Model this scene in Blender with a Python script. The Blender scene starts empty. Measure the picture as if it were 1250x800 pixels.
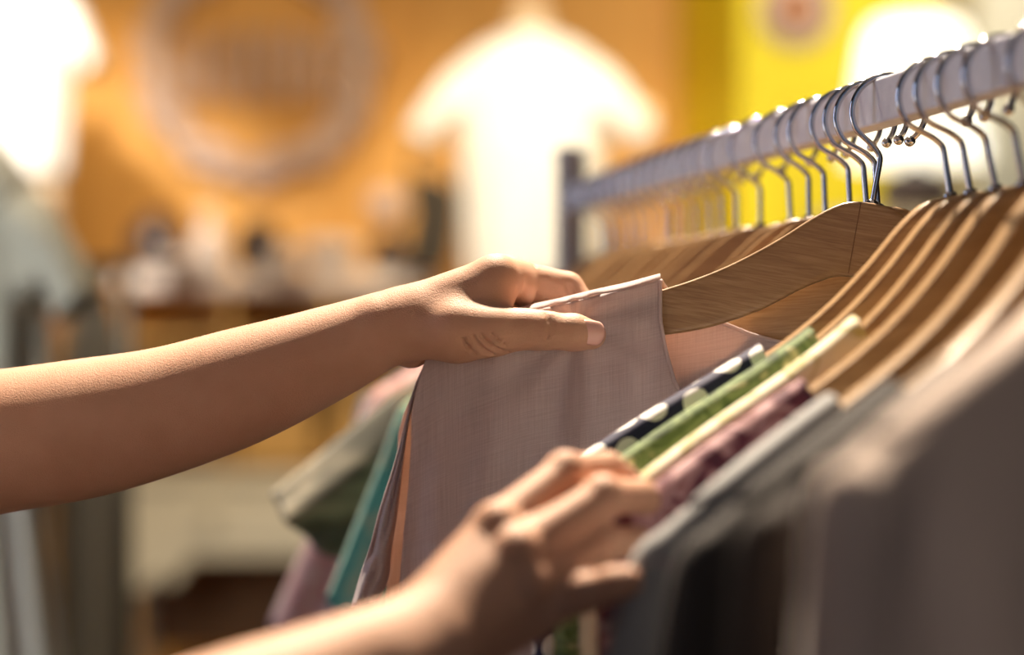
import bpy, math, random
import numpy as np
from mathutils import Vector, Matrix, Euler
try:
    import openvdb as vdb
except Exception:
    vdb = None
random.seed(7)
rng = np.random.RandomState(5)
C = bpy.context.scene.collection
F = 2430.0          # focal length in pixels of the 1250 px frame (70 mm lens)
CZ = 1.30           # camera height
R = math.radians

def P(px, py, D):
    """point at depth D seen at a pixel of the photograph"""
    return Vector(((px - 625.0) / F * D, D, CZ + (400.0 - py) / F * D))

# ------------------------------------------------------------------ tagging
def tag(o, label=None, cat=None, group=None, kind=None):
    if label: o['label'] = label
    if cat: o['category'] = cat
    if group: o['group'] = group
    if kind: o['kind'] = kind
    return o

def empty(name, loc=(0, 0, 0)):
    o = bpy.data.objects.new(name, None)
    o.location = loc
    o.empty_display_size = 0.05
    C.objects.link(o)
    return o

def mesh_obj(name, verts, faces, mat=None, parent=None, smooth=True, uvs=None):
    me = bpy.data.meshes.new(name)
    me.from_pydata([tuple(v) for v in verts], [], [tuple(f) for f in faces])
    me.validate()
    if uvs is not None:
        ul = me.uv_layers.new(name='UVMap')
        for li, l in enumerate(me.loops):
            ul.data[li].uv = uvs[l.vertex_index]
    if smooth:
        me.polygons.foreach_set('use_smooth', [True] * len(me.polygons))
    if mat: me.materials.append(mat)
    me.update()
    o = bpy.data.objects.new(name, me)
    C.objects.link(o)
    if parent is not None:
        o.parent = parent
    return o

def copy_tree(o, parent=None):
    c = o.copy()
    C.objects.link(c)
    if parent is not None: c.parent = parent
    for ch in list(o.children):
        copy_tree(ch, c)
    return c

# ------------------------------------------------------------------ materials
class NT:
    def __init__(s, name):
        s.m = bpy.data.materials.new(name); s.m.use_nodes = True
        s.t = s.m.node_tree; s.n = s.t.nodes; s.l = s.t.links
        s.b = s.n['Principled BSDF']; s.out = s.n['Material Output']
    def node(s, typ, **kw):
        nd = s.n.new(typ)
        for k, v in kw.items():
            if k in nd.inputs: nd.inputs[k].default_value = v
            else: setattr(nd, k, v)
        return nd
    def link(s, a, b): s.l.new(a, b)
    def coords(s, kind='Object', scale=(1, 1, 1), rot=(0, 0, 0), loc=(0, 0, 0)):
        tc = s.node('ShaderNodeTexCoord'); mp = s.node('ShaderNodeMapping')
        mp.inputs['Scale'].default_value = scale; mp.inputs['Rotation'].default_value = rot
        mp.inputs['Location'].default_value = loc
        s.link(tc.outputs[kind], mp.inputs[0]); return mp.outputs[0]
    def noise(s, vec, scale=5, detail=3, rough=.5, dist=0):
        nd = s.node('ShaderNodeTexNoise', Scale=scale, Detail=detail, Roughness=rough, Distortion=dist)
        s.link(vec, nd.inputs['Vector']); return nd.outputs['Fac']
    def ramp(s, fac, stops, interp='LINEAR'):
        nd = s.node('ShaderNodeValToRGB'); cr = nd.color_ramp; cr.interpolation = interp
        while len(cr.elements) < len(stops): cr.elements.new(.5)
        for e, (p, c) in zip(cr.elements, stops):
            e.position = p; e.color = (c[0], c[1], c[2], 1)
        s.link(fac, nd.inputs[0]); return nd.outputs[0]
    def mix(s, fac, a, b):
        nd = s.node('ShaderNodeMix', data_type='RGBA')
        if isinstance(fac, float): nd.inputs[0].default_value = fac
        else: s.link(fac, nd.inputs[0])
        for sock, v in ((nd.inputs[6], a), (nd.inputs[7], b)):
            if isinstance(v, tuple): sock.default_value = (v[0], v[1], v[2], 1)
            else: s.link(v, sock)
        return nd.outputs[2]
    def math(s, op, a, b=None):
        nd = s.node('ShaderNodeMath', operation=op)
        for i, v in enumerate((a, b)):
            if v is None: continue
            if isinstance(v, (int, float)): nd.inputs[i].default_value = v
            else: s.link(v, nd.inputs[i])
        return nd.outputs[0]
    def bump(s, h, dist=.001, strength=.5):
        nd = s.node('ShaderNodeBump', Strength=strength, Distance=dist)
        s.link(h, nd.inputs['Height']); s.link(nd.outputs[0], s.b.inputs['Normal']); return nd.outputs[0]
    def base(s, col, rough=.6, **kw):
        if isinstance(col, tuple): s.b.inputs['Base Color'].default_value = (col[0], col[1], col[2], 1)
        else: s.link(col, s.b.inputs['Base Color'])
        s.b.inputs['Roughness'].default_value = rough
        for k, v in kw.items(): s.b.inputs[k.replace('_', ' ')].default_value = v

def plain(name, col, rough=.6, var=.15, scale=8, metal=0.0, **kw):
    s = NT(name)
    v = s.noise(s.coords(), scale, 4)
    d = tuple(c * (1 - var) for c in col); e = tuple(min(1, c * (1 + var)) for c in col)
    s.base(s.ramp(v, [(.3, d), (.7, e)]), rough, Metallic=metal, **kw)
    return s.m

def translucent(s, col, amount):
    """mix thin-cloth translucency into the finished principled shader"""
    tr = s.node('ShaderNodeBsdfTranslucent')
    if isinstance(col, tuple): tr.inputs[0].default_value = (col[0], col[1], col[2], 1)
    else: s.link(col, tr.inputs[0])
    mx = s.node('ShaderNodeMixShader'); mx.inputs[0].default_value = amount
    s.link(s.b.outputs[0], mx.inputs[1]); s.link(tr.outputs[0], mx.inputs[2])
    s.link(mx.outputs[0], s.out.inputs[0])

def cloth(name, stops, scale=40, dist=0, rough=.85, tr=.12, interp='LINEAR', weave=900, detail=2, sheen=.3):
    s = NT(name)
    uv = s.coords('UV')
    v = s.noise(uv, scale, detail, .5, dist)
    col = s.ramp(v, stops, interp)
    s.base(col, rough)
    s.b.inputs['Sheen Weight'].default_value = sheen
    w = s.noise(uv, weave, 1)
    s.bump(w, .0006, .35)
    if tr: translucent(s, col, tr)
    return s.m

M = {}
# pale bamboo-like wood of the hangers, grain along the arm
s = NT('hanger_wood')
v = s.coords(scale=(7, 60, 110))
g = s.noise(v, 6, 5, .6, .6)
v2 = s.coords(scale=(1, 1, 1)); g2 = s.noise(v2, 14, 2)
colr = s.ramp(g, [(.28, (.23, .125, .052)), (.5, (.34, .205, .09)), (.72, (.47, .31, .155))])
colr = s.mix(s.math('MULTIPLY', g2, .35), colr, (.35, .20, .08))
s.base(colr, .38)
s.b.inputs['Coat Weight'].default_value = .35; s.b.inputs['Coat Roughness'].default_value = .25
s.bump(g, .0004, .25)
M['wood'] = s.m
M['seam'] = plain('joint_line', (.17, .085, .035), .6)
s = NT('chrome'); s.base((.60, .61, .65), .10, Metallic=1.0); M['chrome'] = s.m
s = NT('rail_paint')
g = s.noise(s.coords(), 60, 4)
s.base(s.ramp(g, [(.35, (.55, .55, .62)), (.7, (.66, .66, .72))]), .5)
scr = s.noise(s.coords(scale=(90, 3, 90)), 9, 3); s.bump(scr, .0002, .2)
M['rail'] = s.m
# skin
s = NT('skin')
oc = s.coords()
g = s.noise(oc, 35, 4); g2 = s.noise(oc, 900, 3, .6); g3 = s.noise(oc, 9, 2)
col = s.ramp(g, [(.3, (.50, .30, .20)), (.7, (.59, .37, .26))])
col = s.mix(s.math('MULTIPLY', g3, .5), col, (.58, .30, .21))
s.base(col, .55)
s.b.inputs['Subsurface Weight'].default_value = .12
s.b.inputs['Subsurface Radius'].default_value = (.012, .004, .002)
s.b.inputs['Subsurface Scale'].default_value = .5
s.b.inputs['Specular IOR Level'].default_value = .25
vor = s.node('ShaderNodeTexVoronoi', Scale=1400.0); s.link(oc, vor.inputs['Vector'])
hsum = s.math('ADD', s.math('MULTIPLY', vor.outputs['Distance'], .5), g2)
s.bump(hsum, .0005, .45)
M['skin'] = s.m
s = NT('nail'); s.base((.78, .47, .41), .22); s.b.inputs['Coat Weight'].default_value = .4; M['nail'] = s.m

# linen
s = NT('linen')
a = s.noise(s.coords('UV', scale=(1800, 30, 1)), 1, 3, .7)
b = s.noise(s.coords('UV', scale=(30, 1800, 1)), 1, 3, .7)
c = s.noise(s.coords('UV'), 9, 3)
h = s.math('ADD', a, b)
col = s.ramp(s.math('MULTIPLY', h, .5), [(.30, (.47, .40, .415)), (.5, (.68, .60, .615)), (.70, (.88, .82, .83))])
col = s.mix(s.math('MULTIPLY', c, .2), col, (.58, .48, .49))
s.base(col, .9); s.b.inputs['Sheen Weight'].default_value = .25
s.bump(h, .0006, .5)
translucent(s, (.86, .60, .46), .30)
M['linen'] = s.m

# navy with white dots
s = NT('polka_cloth')
vo = s.node('ShaderNodeTexVoronoi', Scale=54.0, Randomness=.3, voronoi_dimensions='2D')
s.link(s.coords('UV'), vo.inputs['Vector'])
col = s.ramp(vo.outputs['Distance'], [(.0, (.85, .84, .82)), (.36, (.012, .014, .06))], 'CONSTANT')
s.base(col, .8); s.b.inputs['Sheen Weight'].default_value = .2
s.bump(s.noise(s.coords('UV'), 900, 1), .0005, .3)
M['polka'] = s.m
M['leafy'] = cloth('leaf_print_cloth', [(.30, (.035, .065, .02)), (.42, (.10, .17, .05)), (.5, (.22, .31, .12)), (.58, (.10, .16, .06)), (.66, (.62, .62, .32)), (.74, (.16, .24, .10))], 42, 1.5)
M['cream'] = cloth('cream_print_cloth', [(.35, (.86, .78, .55)), (.48, (.80, .74, .56)), (.56, (.52, .46, .16)), (.64, (.86, .80, .64)), (.75, (.70, .60, .25))], 38, 1.0)
M['floral'] = cloth('floral_print_cloth', [(.30, (.02, .012, .035)), (.42, (.14, .025, .05)), (.50, (.55, .34, .36)), (.58, (.20, .05, .06)), (.66, (.03, .02, .06)), (.8, (.6, .5, .5))], 36, 1.2)
M['greyc'] = cloth('pale_grey_cloth', [(.3, (.30, .31, .32)), (.55, (.38, .39, .40)), (.66, (.42, .28, .30)), (.74, (.34, .35, .36))], 22, .5)
M['slate'] = cloth('slate_cloth', [(.3, (.035, .032, .033)), (.7, (.06, .054, .053))], 12, sheen=.0)
M['black'] = cloth('black_cloth', [(.3, (.018, .013, .012)), (.7, (.040, .030, .027))], 12, sheen=.0)
M['taupe'] = cloth('taupe_cloth', [(.3, (.50, .39, .33)), (.7, (.58, .46, .39))], 10)
M['camo'] = cloth('olive_print_cloth', [(.3, (.03, .03, .018)), (.45, (.08, .075, .05)), (.55, (.26, .23, .16)), (.65, (.05, .05, .03)), (.75, (.13, .13, .10))], 16, .5)
M['teal'] = cloth('teal_print_cloth', [(.35, (.03, .22, .17)), (.52, (.06, .33, .26)), (.62, (.26, .38, .24)), (.68, (.05, .30, .24)), (.76, (.30, .22, .12))], 40, .5)
M['pink'] = cloth('pink_print_cloth', [(.35, (.62, .32, .31)), (.55, (.66, .38, .36)), (.66, (.72, .58, .55)), (.75, (.58, .28, .28))], 70, .5)
M['ivory'] = cloth('ivory_print_cloth', [(.35, (.62, .58, .48)), (.6, (.70, .68, .60)), (.72, (.45, .42, .25))], 30)
M['sage'] = cloth('sage_knit', [(.3, (.44, .44, .36)), (.7, (.56, .55, .47))], 120)
M['white'] = cloth('white_cloth', [(.3, (.84, .82, .78)), (.7, (.90, .88, .84))], 10)
M['navy'] = cloth('navy_cloth', [(.3, (.02, .02, .045)), (.7, (.04, .036, .075))], 10)
M['ochre'] = cloth('ochre_cloth', [(.3, (.30, .14, .018)), (.7, (.38, .18, .03))], 10)
M['umber'] = cloth('umber_cloth', [(.3, (.022, .014, .007)), (.7, (.04, .026, .012))], 10)
M['peach'] = cloth('peach_cloth', [(.3, (.66, .38, .22)), (.7, (.78, .50, .34))], 20)
M['plum'] = cloth('plum_cloth', [(.3, (.05, .02, .04)), (.7, (.10, .05, .08))], 20)
M['shirt'] = cloth('shopper_cloth', [(.3, (.55, .55, .58)), (.7, (.65, .65, .68))], 20)
s = NT('striped_cloth')
sx = s.node('ShaderNodeSeparateXYZ'); s.link(s.coords('UV', scale=(26, 1, 1)), sx.inputs[0])
fr = s.math('FRACT', sx.outputs[0])
s.base(s.ramp(fr, [(.0, (.85, .86, .84)), (.45, (.50, .49, .42)), (.6, (.50, .48, .40)), (.95, (.86, .87, .85))]), .85)
M['stripe'] = s.m

# ------------------------------------------------------------------ generic shapes
def tube(name, pts, rad, mat, parent=None, seg=12, close=False, ry=None):
    pts = [Vector(p) for p in pts]; n = len(pts)
    rads = rad if isinstance(rad, (list, tuple)) else [rad] * n
    vs, fs = [], []
    up = None
    for i, p in enumerate(pts):
        t = (pts[min(i + 1, n - 1)] - pts[max(i - 1, 0)]).normalized()
        if up is None:
            up = Vector((0, 0, 1)) if abs(t.z) < .9 else Vector((0, 1, 0))
        u = (up - t * up.dot(t)).normalized(); w = t.cross(u); up = u
        for k in range(seg):
            a = 2 * math.pi * k / seg
            vs.append(p + u * math.cos(a) * rads[i] + w * math.sin(a) * rads[i])
    for i in range(n - 1):
        for k in range(seg):
            k2 = (k + 1) % seg
            fs.append((i * seg + k, i * seg + k2, (i + 1) * seg + k2, (i + 1) * seg + k))
    fs.append(tuple(range(seg))[::-1]); fs.append(tuple((n - 1) * seg + k for k in range(seg)))
    return mesh_obj(name, vs, fs, mat, parent)

def lathe(name, prof, mat, parent=None, seg=32, loc=(0, 0, 0)):
    vs, fs = [], []
    for r, z in prof:
        for k in range(seg):
            a = 2 * math.pi * k / seg
            vs.append((loc[0] + r * math.cos(a), loc[1] + r * math.sin(a), loc[2] + z))
    for i in range(len(prof) - 1):
        for k in range(seg):
            k2 = (k + 1) % seg
            fs.append((i * seg + k, i * seg + k2, (i + 1) * seg + k2, (i + 1) * seg + k))
    if prof[0][0] > 1e-5: fs.append(tuple(range(seg))[::-1])
    if prof[-1][0] > 1e-5: fs.append(tuple((len(prof) - 1) * seg + k for k in range(seg)))
    return mesh_obj(name, vs, fs, mat, parent)

def box(name, lo, hi, mat, parent=None, bev=.0, rot=None):
    x0, y0, z0 = lo; x1, y1, z1 = hi
    vs = [Vector(v) for v in ((x0, y0, z0), (x1, y0, z0), (x1, y1, z0), (x0, y1, z0), (x0, y0, z1), (x1, y0, z1), (x1, y1, z1), (x0, y1, z1))]
    if rot: vs = [rot @ v for v in vs]
    fs = [(0, 3, 2, 1), (4, 5, 6, 7), (0, 1, 5, 4), (1, 2, 6, 5), (2, 3, 7, 6), (3, 0, 4, 7)]
    o = mesh_obj(name, vs, fs, mat, parent, smooth=False)
    if bev:
        b = o.modifiers.new('Bevel', 'BEVEL'); b.width = bev; b.segments = 3
    return o

def prism(name, outline, y0, y1, mat, parent=None, bev=0.0):
    """outline in x-z, extruded along y"""
    n = len(outline)
    vs = [(x, y0, z) for x, z in outline] + [(x, y1, z) for x, z in outline]
    fs = [tuple(range(n)), tuple(range(2 * n - 1, n - 1, -1))] + [(i, i + n, (i + 1) % n + n, (i + 1) % n) for i in range(n)]
    o = mesh_obj(name, vs, fs, mat, parent, smooth=False)
    if bev:
        b = o.modifiers.new('Bevel', 'BEVEL'); b.width = bev; b.segments = 2
    return o

def interp(x, pts):
    xs = [p[0] for p in pts]; ys = [p[1] for p in pts]
    return float(np.interp(x, xs, ys))

def smooth_poly(pts, n):
    """Catmull-Rom through points, n samples"""
    pts = [np.array(p, float) for p in pts]
    pts = [2 * pts[0] - pts[1]] + pts + [2 * pts[-1] - pts[-2]]
    out = []; m = len(pts) - 3
    for i in range(n):
        t = i / (n - 1) * m; k = min(int(t), m - 1); u = t - k
        a, b, c, d = pts[k:k + 4]
        out.append(.5 * (2 * b + (c - a) * u + (2 * a - 5 * b + 4 * c - d) * u * u + (3 * b - a - 3 * c + d) * u ** 3))
    return out

# ------------------------------------------------------------------ the rail
RX = lambda D: .3967 - .1811 * D
RZ = CZ + .1215
rdir = Vector((-.1811, 1, 0)).normalized()
rper = Vector((rdir.y, -rdir.x, 0))
def rail_pt(D): return Vector((RX(D), D, RZ))

rack = empty('clothes_rack', (RX(1.87), 1.87, 0))
tag(rack, 'white square-tube clothes rack carrying the wooden hangers, with an upright post at its far end', 'clothes rack')
rack_inv = Matrix.Translation((-RX(1.87), -1.87, 0))
def beam(name, a, b, w, h, mat, parent, bev=.0015, inv=None):
    d = (b - a).normalized()
    up = Vector((0, 0, 1)) if abs(d.z) < .9 else rdir
    sd = d.cross(up).normalized(); u2 = sd.cross(d)
    vs = []
    for p in (a, b):
        for sx_, sz_ in ((-1, -1), (1, -1), (1, 1), (-1, 1)):
            v = p + sd * sx_ * w / 2 + u2 * sz_ * h / 2
            vs.append(inv @ v if inv else v)
    fs = [(0, 1, 2, 3)[::-1], (4, 5, 6, 7), (0, 1, 5, 4), (1, 2, 6, 5), (2, 3, 7, 6), (3, 0, 4, 7)]
    o = mesh_obj(name, vs, fs, mat, parent, smooth=False)
    b_ = o.modifiers.new('Bevel', 'BEVEL'); b_.width = bev; b_.segments = 3
    return o
RH = .0245; RW = .015
beam('top_rail', rail_pt(.36), rail_pt(1.875), RW, RH, M['rail'], rack, inv=rack_inv)
for D_, zt in ((1.885, RZ + .042), (.345, RZ + .042)):
    p = rail_pt(D_)
    beam('post', Vector((p.x, p.y, .03)), Vector((p.x, p.y, zt)), .024, .024, M['rail'], rack, inv=rack_inv)
    lathe('post_cap', [(.0, .006), (.012, .004), (.0145, 0), (.0145, -.008)][::-1], M['rail'], rack, 16, rack_inv @ Vector((p.x, p.y, zt + .002)))
    a_ = Vector((p.x, p.y, .02)); 
    beam('foot', a_ - rper * .26, a_ + rper * .26, .035, .03, M['rail'], rack, inv=rack_inv)
beam('lower_rail', Vector((RX(.36), .36, .16)), Vector((RX(1.875), 1.875, .16)), .015, .02, M['rail'], rack, inv=rack_inv)

# ------------------------------------------------------------------ hanger
TOP = [(0, 0), (.010, -.0008), (.018, -.004), (.030, -.013), (.0465, -.028), (.067, -.044), (.085, -.0555), (.105, -.066), (.13, -.077), (.158, -.0885), (.18, -.098), (.20, -.107), (.215, -.114), (.224, -.119)]
HGT = [(0, .041), (.02, .041), (.05, .037), (.08, .031), (.11, .0245), (.15, .0205), (.20, .019), (.224, .014)]
TOPS = smooth_poly(TOP, 60)
def ztop(x): return float(np.interp(abs(x), [p[0] for p in TOPS], [p[1] for p in TOPS]))
BOW = lambda x: .006 * (abs(x) / .22) ** 2     # the arms curve slightly to one side

def build_hanger():
    root = empty('wooden_hanger')
    vs, fs = [], []
    xs = sorted(set([round(v, 5) for v in np.concatenate([np.linspace(-.224, .224, 91), [-.2262, .2262]])]))
    NS = 20
    for x in xs:
        ax = abs(x); e = 1.0
        if ax > .2245: e = .45
        zt = ztop(min(ax, .224)); h = interp(ax, HGT)
        cz = zt - h / 2; hh = h / 2 * e; hy = .0064 * e
        if ax > .2245: cz = ztop(.224) - .007
        for k in range(NS):
            a = 2 * math.pi * k / NS
            cx_, sx_ = math.cos(a), math.sin(a)
            pw = .24
            y = hy * math.copysign(abs(cx_) ** pw, cx_); z = hh * math.copysign(abs(sx_) ** (pw if hh < .012 else .2), sx_)
            vs.append((x, y - BOW(x), cz + z))
    n = len(xs)
    for i in range(n - 1):
        for k in range(NS):
            k2 = (k + 1) % NS
            fs.append((i * NS + k, (i + 1) * NS + k, (i + 1) * NS + k2, i * NS + k2))
    fs.append(tuple(range(NS))); fs.append(tuple((n - 1) * NS + k for k in range(NS))[::-1])
    mesh_obj('shoulder_bar', vs, fs, M['wood'], root)
    # the glued joint beside the neck
    box('joint', (-.0062, -.0066, -.0395), (-.0057, .0066, -.0006), M['seam'], root)
    # hook
    cz0, RR = .050, .0195
    pts = [(0, 0, -.012), (0, 0, 0), (0, 0, .010), (0, 0, .018), (0, 0, .0225), (-.0006, 0, .0255), (-.0030, 0, .0285), (-.0065, 0, .0315)]
    for deg in (222, 208, 194, 180, 166, 152, 138, 124, 110, 96, 82, 68, 54, 40, 26, 12, -2, -16, -30, -42):
        pts.append((RR * math.cos(R(deg)), 0, cz0 + RR * math.sin(R(deg))))
    cp = [Vector((p[0], p[1], p[2])) for p in smooth_poly(pts, 110)]
    tube('hook', cp, .00165, M['chrome'], root, 10)
    tip = cp[-1]
    tp = cp[-1] - cp[-2]
    tp.normalize()
    tube('hook_tip', [tip - tp * .0015, tip - tp * .0005, tip + tp * .002, tip + tp * .0035, tip + tp * .0042], [.0015, .0027, .0029, .0022, .0008], M['chrome'], root, 12)
    lathe('neck_collar', [(.0035, -.004), (.0035, .0008), (.0022, .0018)], M['chrome'], root, 12)
    return root

def hanger_matrix(D, yaw, tilt):
    """yaw>0: its left end swings away from the camera; tilt>0: its left end hangs lower"""
    rot = Matrix.Rotation(R(-yaw), 4, 'Z') @ Matrix.Rotation(R(-tilt), 4, 'Y')
    c = rail_pt(D) + Vector((0, 0, -.0052))
    return Matrix.Translation(c) @ rot @ Matrix.Translation((0, 0, -.050))

proto = build_hanger()
used = [False]
def put_hanger(D, yaw, tilt, label, group='wooden hangers on the rack'):
    o = proto if not used[0] else copy_tree(proto)
    used[0] = True
    o.matrix_world = hanger_matrix(D, yaw, tilt)
    tag(o, label, 'hanger', group)
    return o

# ------------------------------------------------------------------ garments hanging on hangers
def garment(name, mat, Mx, label, cat='top', neck=.095, W=.205, hem=.62, bulge=.012, amp=.004, kf=60, seed=0,
            neck_depth=.12, group=None, sleeve=None, flare=.06, r0=.0088, tilt=0.0, kz=.0, bow=True, cuff_mat=None):
    rs = np.random.RandomState(seed)
    ph = rs.rand(6) * 6.28
    xs = sorted(set([round(float(v), 5) for v in np.linspace(-W, W, 71)] + [-neck, neck]))
    NF, NA = 34, 6
    grid = []; uvs = []; vs = []
    for x in xs:
        ax = abs(x)
        inneck = ax < neck - 1e-6
        zs = ztop(min(ax, .224)) + .0028
        side = math.sqrt(max(0.0, 1 - (ax / (W * 1.004)) ** 18)) * .9 + .1
        def sheet(sgn, d, z0):
            fold = amp * min(1, d / .12) * (math.sin(kf * x + ph[0] + 2.5 * d + kz * math.sin(9 * d + ph[4])) + .6 * math.sin(kf * .57 * x + ph[1] - 3 * d) + .35 * math.sin(kf * 1.9 * x + ph[2] + 5 * d))
            T = (r0 + bulge * (1 - math.exp(-d / .12))) * side
            y = sgn * T + fold * (.55 + .45 * side) * (1 if sgn < 0 else .8)
            xx = x * (1 + flare * d / hem) - d * math.sin(R(tilt))
            return (xx, y - (BOW(x) if bow else 0), z0 - d)
        zf = zs; zb = zs
        if inneck:
            q = ax / neck
            z_edge = ztop(neck) + .0028
            zf = z_edge - neck_depth * (1 - q ** 2.2); zb = z_edge - .018 * (1 - q ** 2.5)
        col = []
        z_low = -hem
        for j in range(NF + 1):
            t = (1 - j / NF) ** 1.35
            L = zf - z_low
            d = t * L
            col.append(sheet(-1, d, zf))
        for j in range(1, NA):
            a = math.pi * j / NA
            y = -math.cos(a) * r0 * side
            col.append((x, y - (BOW(x) if bow else 0), (zf if not inneck else ztop(neck)) + math.sin(a) * r0 * .45))
        for j in range(NF + 1):
            t = (j / NF) ** 1.35
            L = zb - z_low
            col.append(sheet(1, t * L, zb))
        vlen = 0; prev = None; base_i = len(vs)
        for p in col:
            if prev is not None: vlen += (Vector(p) - Vector(prev)).length
            prev = p
            vs.append(Mx @ Vector(p)); uvs.append((x + seed * .37, vlen))
        grid.append((base_i, len(col)))
    fs = []
    ncol = grid[0][1]
    for i in range(len(xs) - 1):
        mid = abs(xs[i] + xs[i + 1]) / 2 < neck - 1e-6 and abs(xs[i]) <= neck + 1e-6 and abs(xs[i + 1]) <= neck + 1e-6
        for j in range(ncol - 1):
            if mid and NF <= j < NF + NA: continue
            a = grid[i][0] + j; b = grid[i + 1][0] + j
            fs.append((a, b, b + 1, a + 1))
    o = mesh_obj(name, vs, fs, M[mat], None, uvs=uvs)
    sm = o.modifiers.new('Solidify', 'SOLIDIFY'); sm.thickness = .0009; sm.offset = 0
    tag(o, label, cat, group)
    if sleeve:
        sl_len, sl_ang, sl_w, th = sleeve
        for sg in ((-1, 1)):
            build_sleeve(o, M[mat], Mx, sg, sl_len, sl_ang, sl_w, th, amp, rs, M[cuff_mat] if cuff_mat else None, tilt)
    return o

def build_sleeve(parent, mat, Mx, sg, L, ang, wd, th, amp, rs, cuff=None, tilt=0.0):
    a = R(ang)
    dx, dz = math.cos(a), -math.sin(a)
    z0 = ztop(.19) + .005
    te = [(-.165, ztop(.165) + .0045), (-.19, z0), (-.214, ztop(.214) + .004), (-.230, ztop(.224) - .001)]
    e = te[-1]
    te += [(e[0] + dx * t * -1 * L, e[1] + dz * t * L) for t in (.25, .5, .75, 1)]
    be = [(-.155, z0 - wd), (-.162, z0 - wd * 1.05), (-.168, z0 - wd * 1.12), (-.174, z0 - wd * 1.2)]
    q = be[-1]; end = (te[-1][0] + math.sin(a) * wd * .78, te[-1][1] - math.cos(a) * wd * .6)
    be += [(q[0] + (end[0] - q[0]) * t, q[1] + (end[1] - q[1]) * t) for t in (.25, .5, .75, 1)]
    n = 36
    te = smooth_poly(te, n); be = smooth_poly(be, n)
    NS = 36; ph = rs.rand(4) * 6.28
    vs, uvs, fs = [], [], []
    for i in range(n):
        t = i / (n - 1)
        c = (te[i] + be[i]) / 2; w = (te[i] - be[i]) / 2
        for k in range(NS):
            b = 2 * math.pi * k / NS
            cb, sb = math.cos(b), math.sin(b)
            r = max(th * (.75 + .6 * t), .0102 * (1 - t) + .006 * t)
            y = r * math.copysign(abs(sb) ** (.35 + .45 * t), sb) + amp * .9 * t * math.sin(7 * cb + ph[0] + 3 * t) * abs(sb)
            xx = c[0] + w[0] * cb; zz = c[1] + w[1] * cb
            vs.append(Mx @ Vector((xx * -sg - max(0, z0 - zz) * math.sin(R(tilt)), y - BOW(min(abs(xx), .224)), zz)))
            uvs.append((t * L + .1, cb * wd * .5 + (1 if sb > 0 else 0)))
    for i in range(n - 1):
        for k in range(NS):
            k2 = (k + 1) % NS
            fs.append((i * NS + k, i * NS + k2, (i + 1) * NS + k2, (i + 1) * NS + k))
    o = mesh_obj('sleeve', vs, fs, mat, parent, uvs=uvs)
    m = o.modifiers.new('Solidify', 'SOLIDIFY'); m.thickness = .001; m.offset = 0
    return o

# front group, nearest last
FG = [ # D, yaw, tilt, garment args
 (1.006, -5, 8.0, dict(name='polka_dot_top', mat='polka', label='navy blue top with large white polka dots, hanging next to the pink linen top', hem=.60, W=.231, flare=0, neck=.108, seed=1, bulge=.003, amp=.002)),
 (.984, -7, 9.5, dict(name='leaf_print_top', mat='leafy', label='green leaf-print top hanging between the polka-dot and the cream tops', hem=.60, W=.231, flare=0, neck=.092, seed=2, bulge=.003, amp=.002)),
 (.957, -9, 11.0, dict(name='cream_top', mat='cream', label='cream top with mustard blotches, the hand below reaches for it', hem=.60, W=.231, flare=0, neck=.082, seed=3, bulge=.003, amp=.002)),
 (.926, -11, 11.0, dict(name='floral_top', mat='floral', label='plum and dark floral print top behind the pale grey one', hem=.60, W=.231, flare=0, neck=.125, seed=4, bulge=.003, amp=.003)),
 (.881, -17, 11.0, dict(name='grey_shirt', mat='greyc', label='pale grey shirt with faint pink flecks, next to the floral top', hem=.62, sleeve=(.18, 74, .13, .012), neck=.133, seed=5, bulge=.010)),
 (.830, -25, 8.5, dict(name='slate_shirt', mat='slate', label='dark slate grey shirt between the pale grey shirt and the black one', hem=.64, sleeve=(.20, 78, .14, .013), neck=.128, seed=6, bulge=.010)),
 (.782, -34, 4.0, dict(name='black_shirt', mat='black', label='black shirt hanging beside the large taupe garment', hem=.66, sleeve=(.24, 84, .15, .014), neck=.126, seed=7, bulge=.012)),
 (.745, -42, -1.0, dict(name='taupe_blouse', mat='taupe', label='large taupe blouse, nearest garment on the rack, over the dark shirts', hem=.70, sleeve=(.30, 84, .17, .018), neck=.075, seed=8, bulge=.045, amp=.011, kf=38)),
]
hl = ['polka-dot top', 'green leaf-print top', 'cream and mustard top', 'plum floral top', 'pale grey shirt', 'dark slate shirt', 'black shirt', 'taupe blouse']
fobj = put_hanger(1.071, 10, -10, 'tilted wooden hanger being lifted, with the pink linen top over its arm')
for (D_, yw, tl, g), h_ in zip(FG, hl):
    put_hanger(D_, yw, tl, 'wooden hanger with a chrome hook, holding the %s' % h_)
    garment(Mx=hanger_matrix(D_, yw, tl), tilt=tl, group='garments on the rack', **g)

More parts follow.
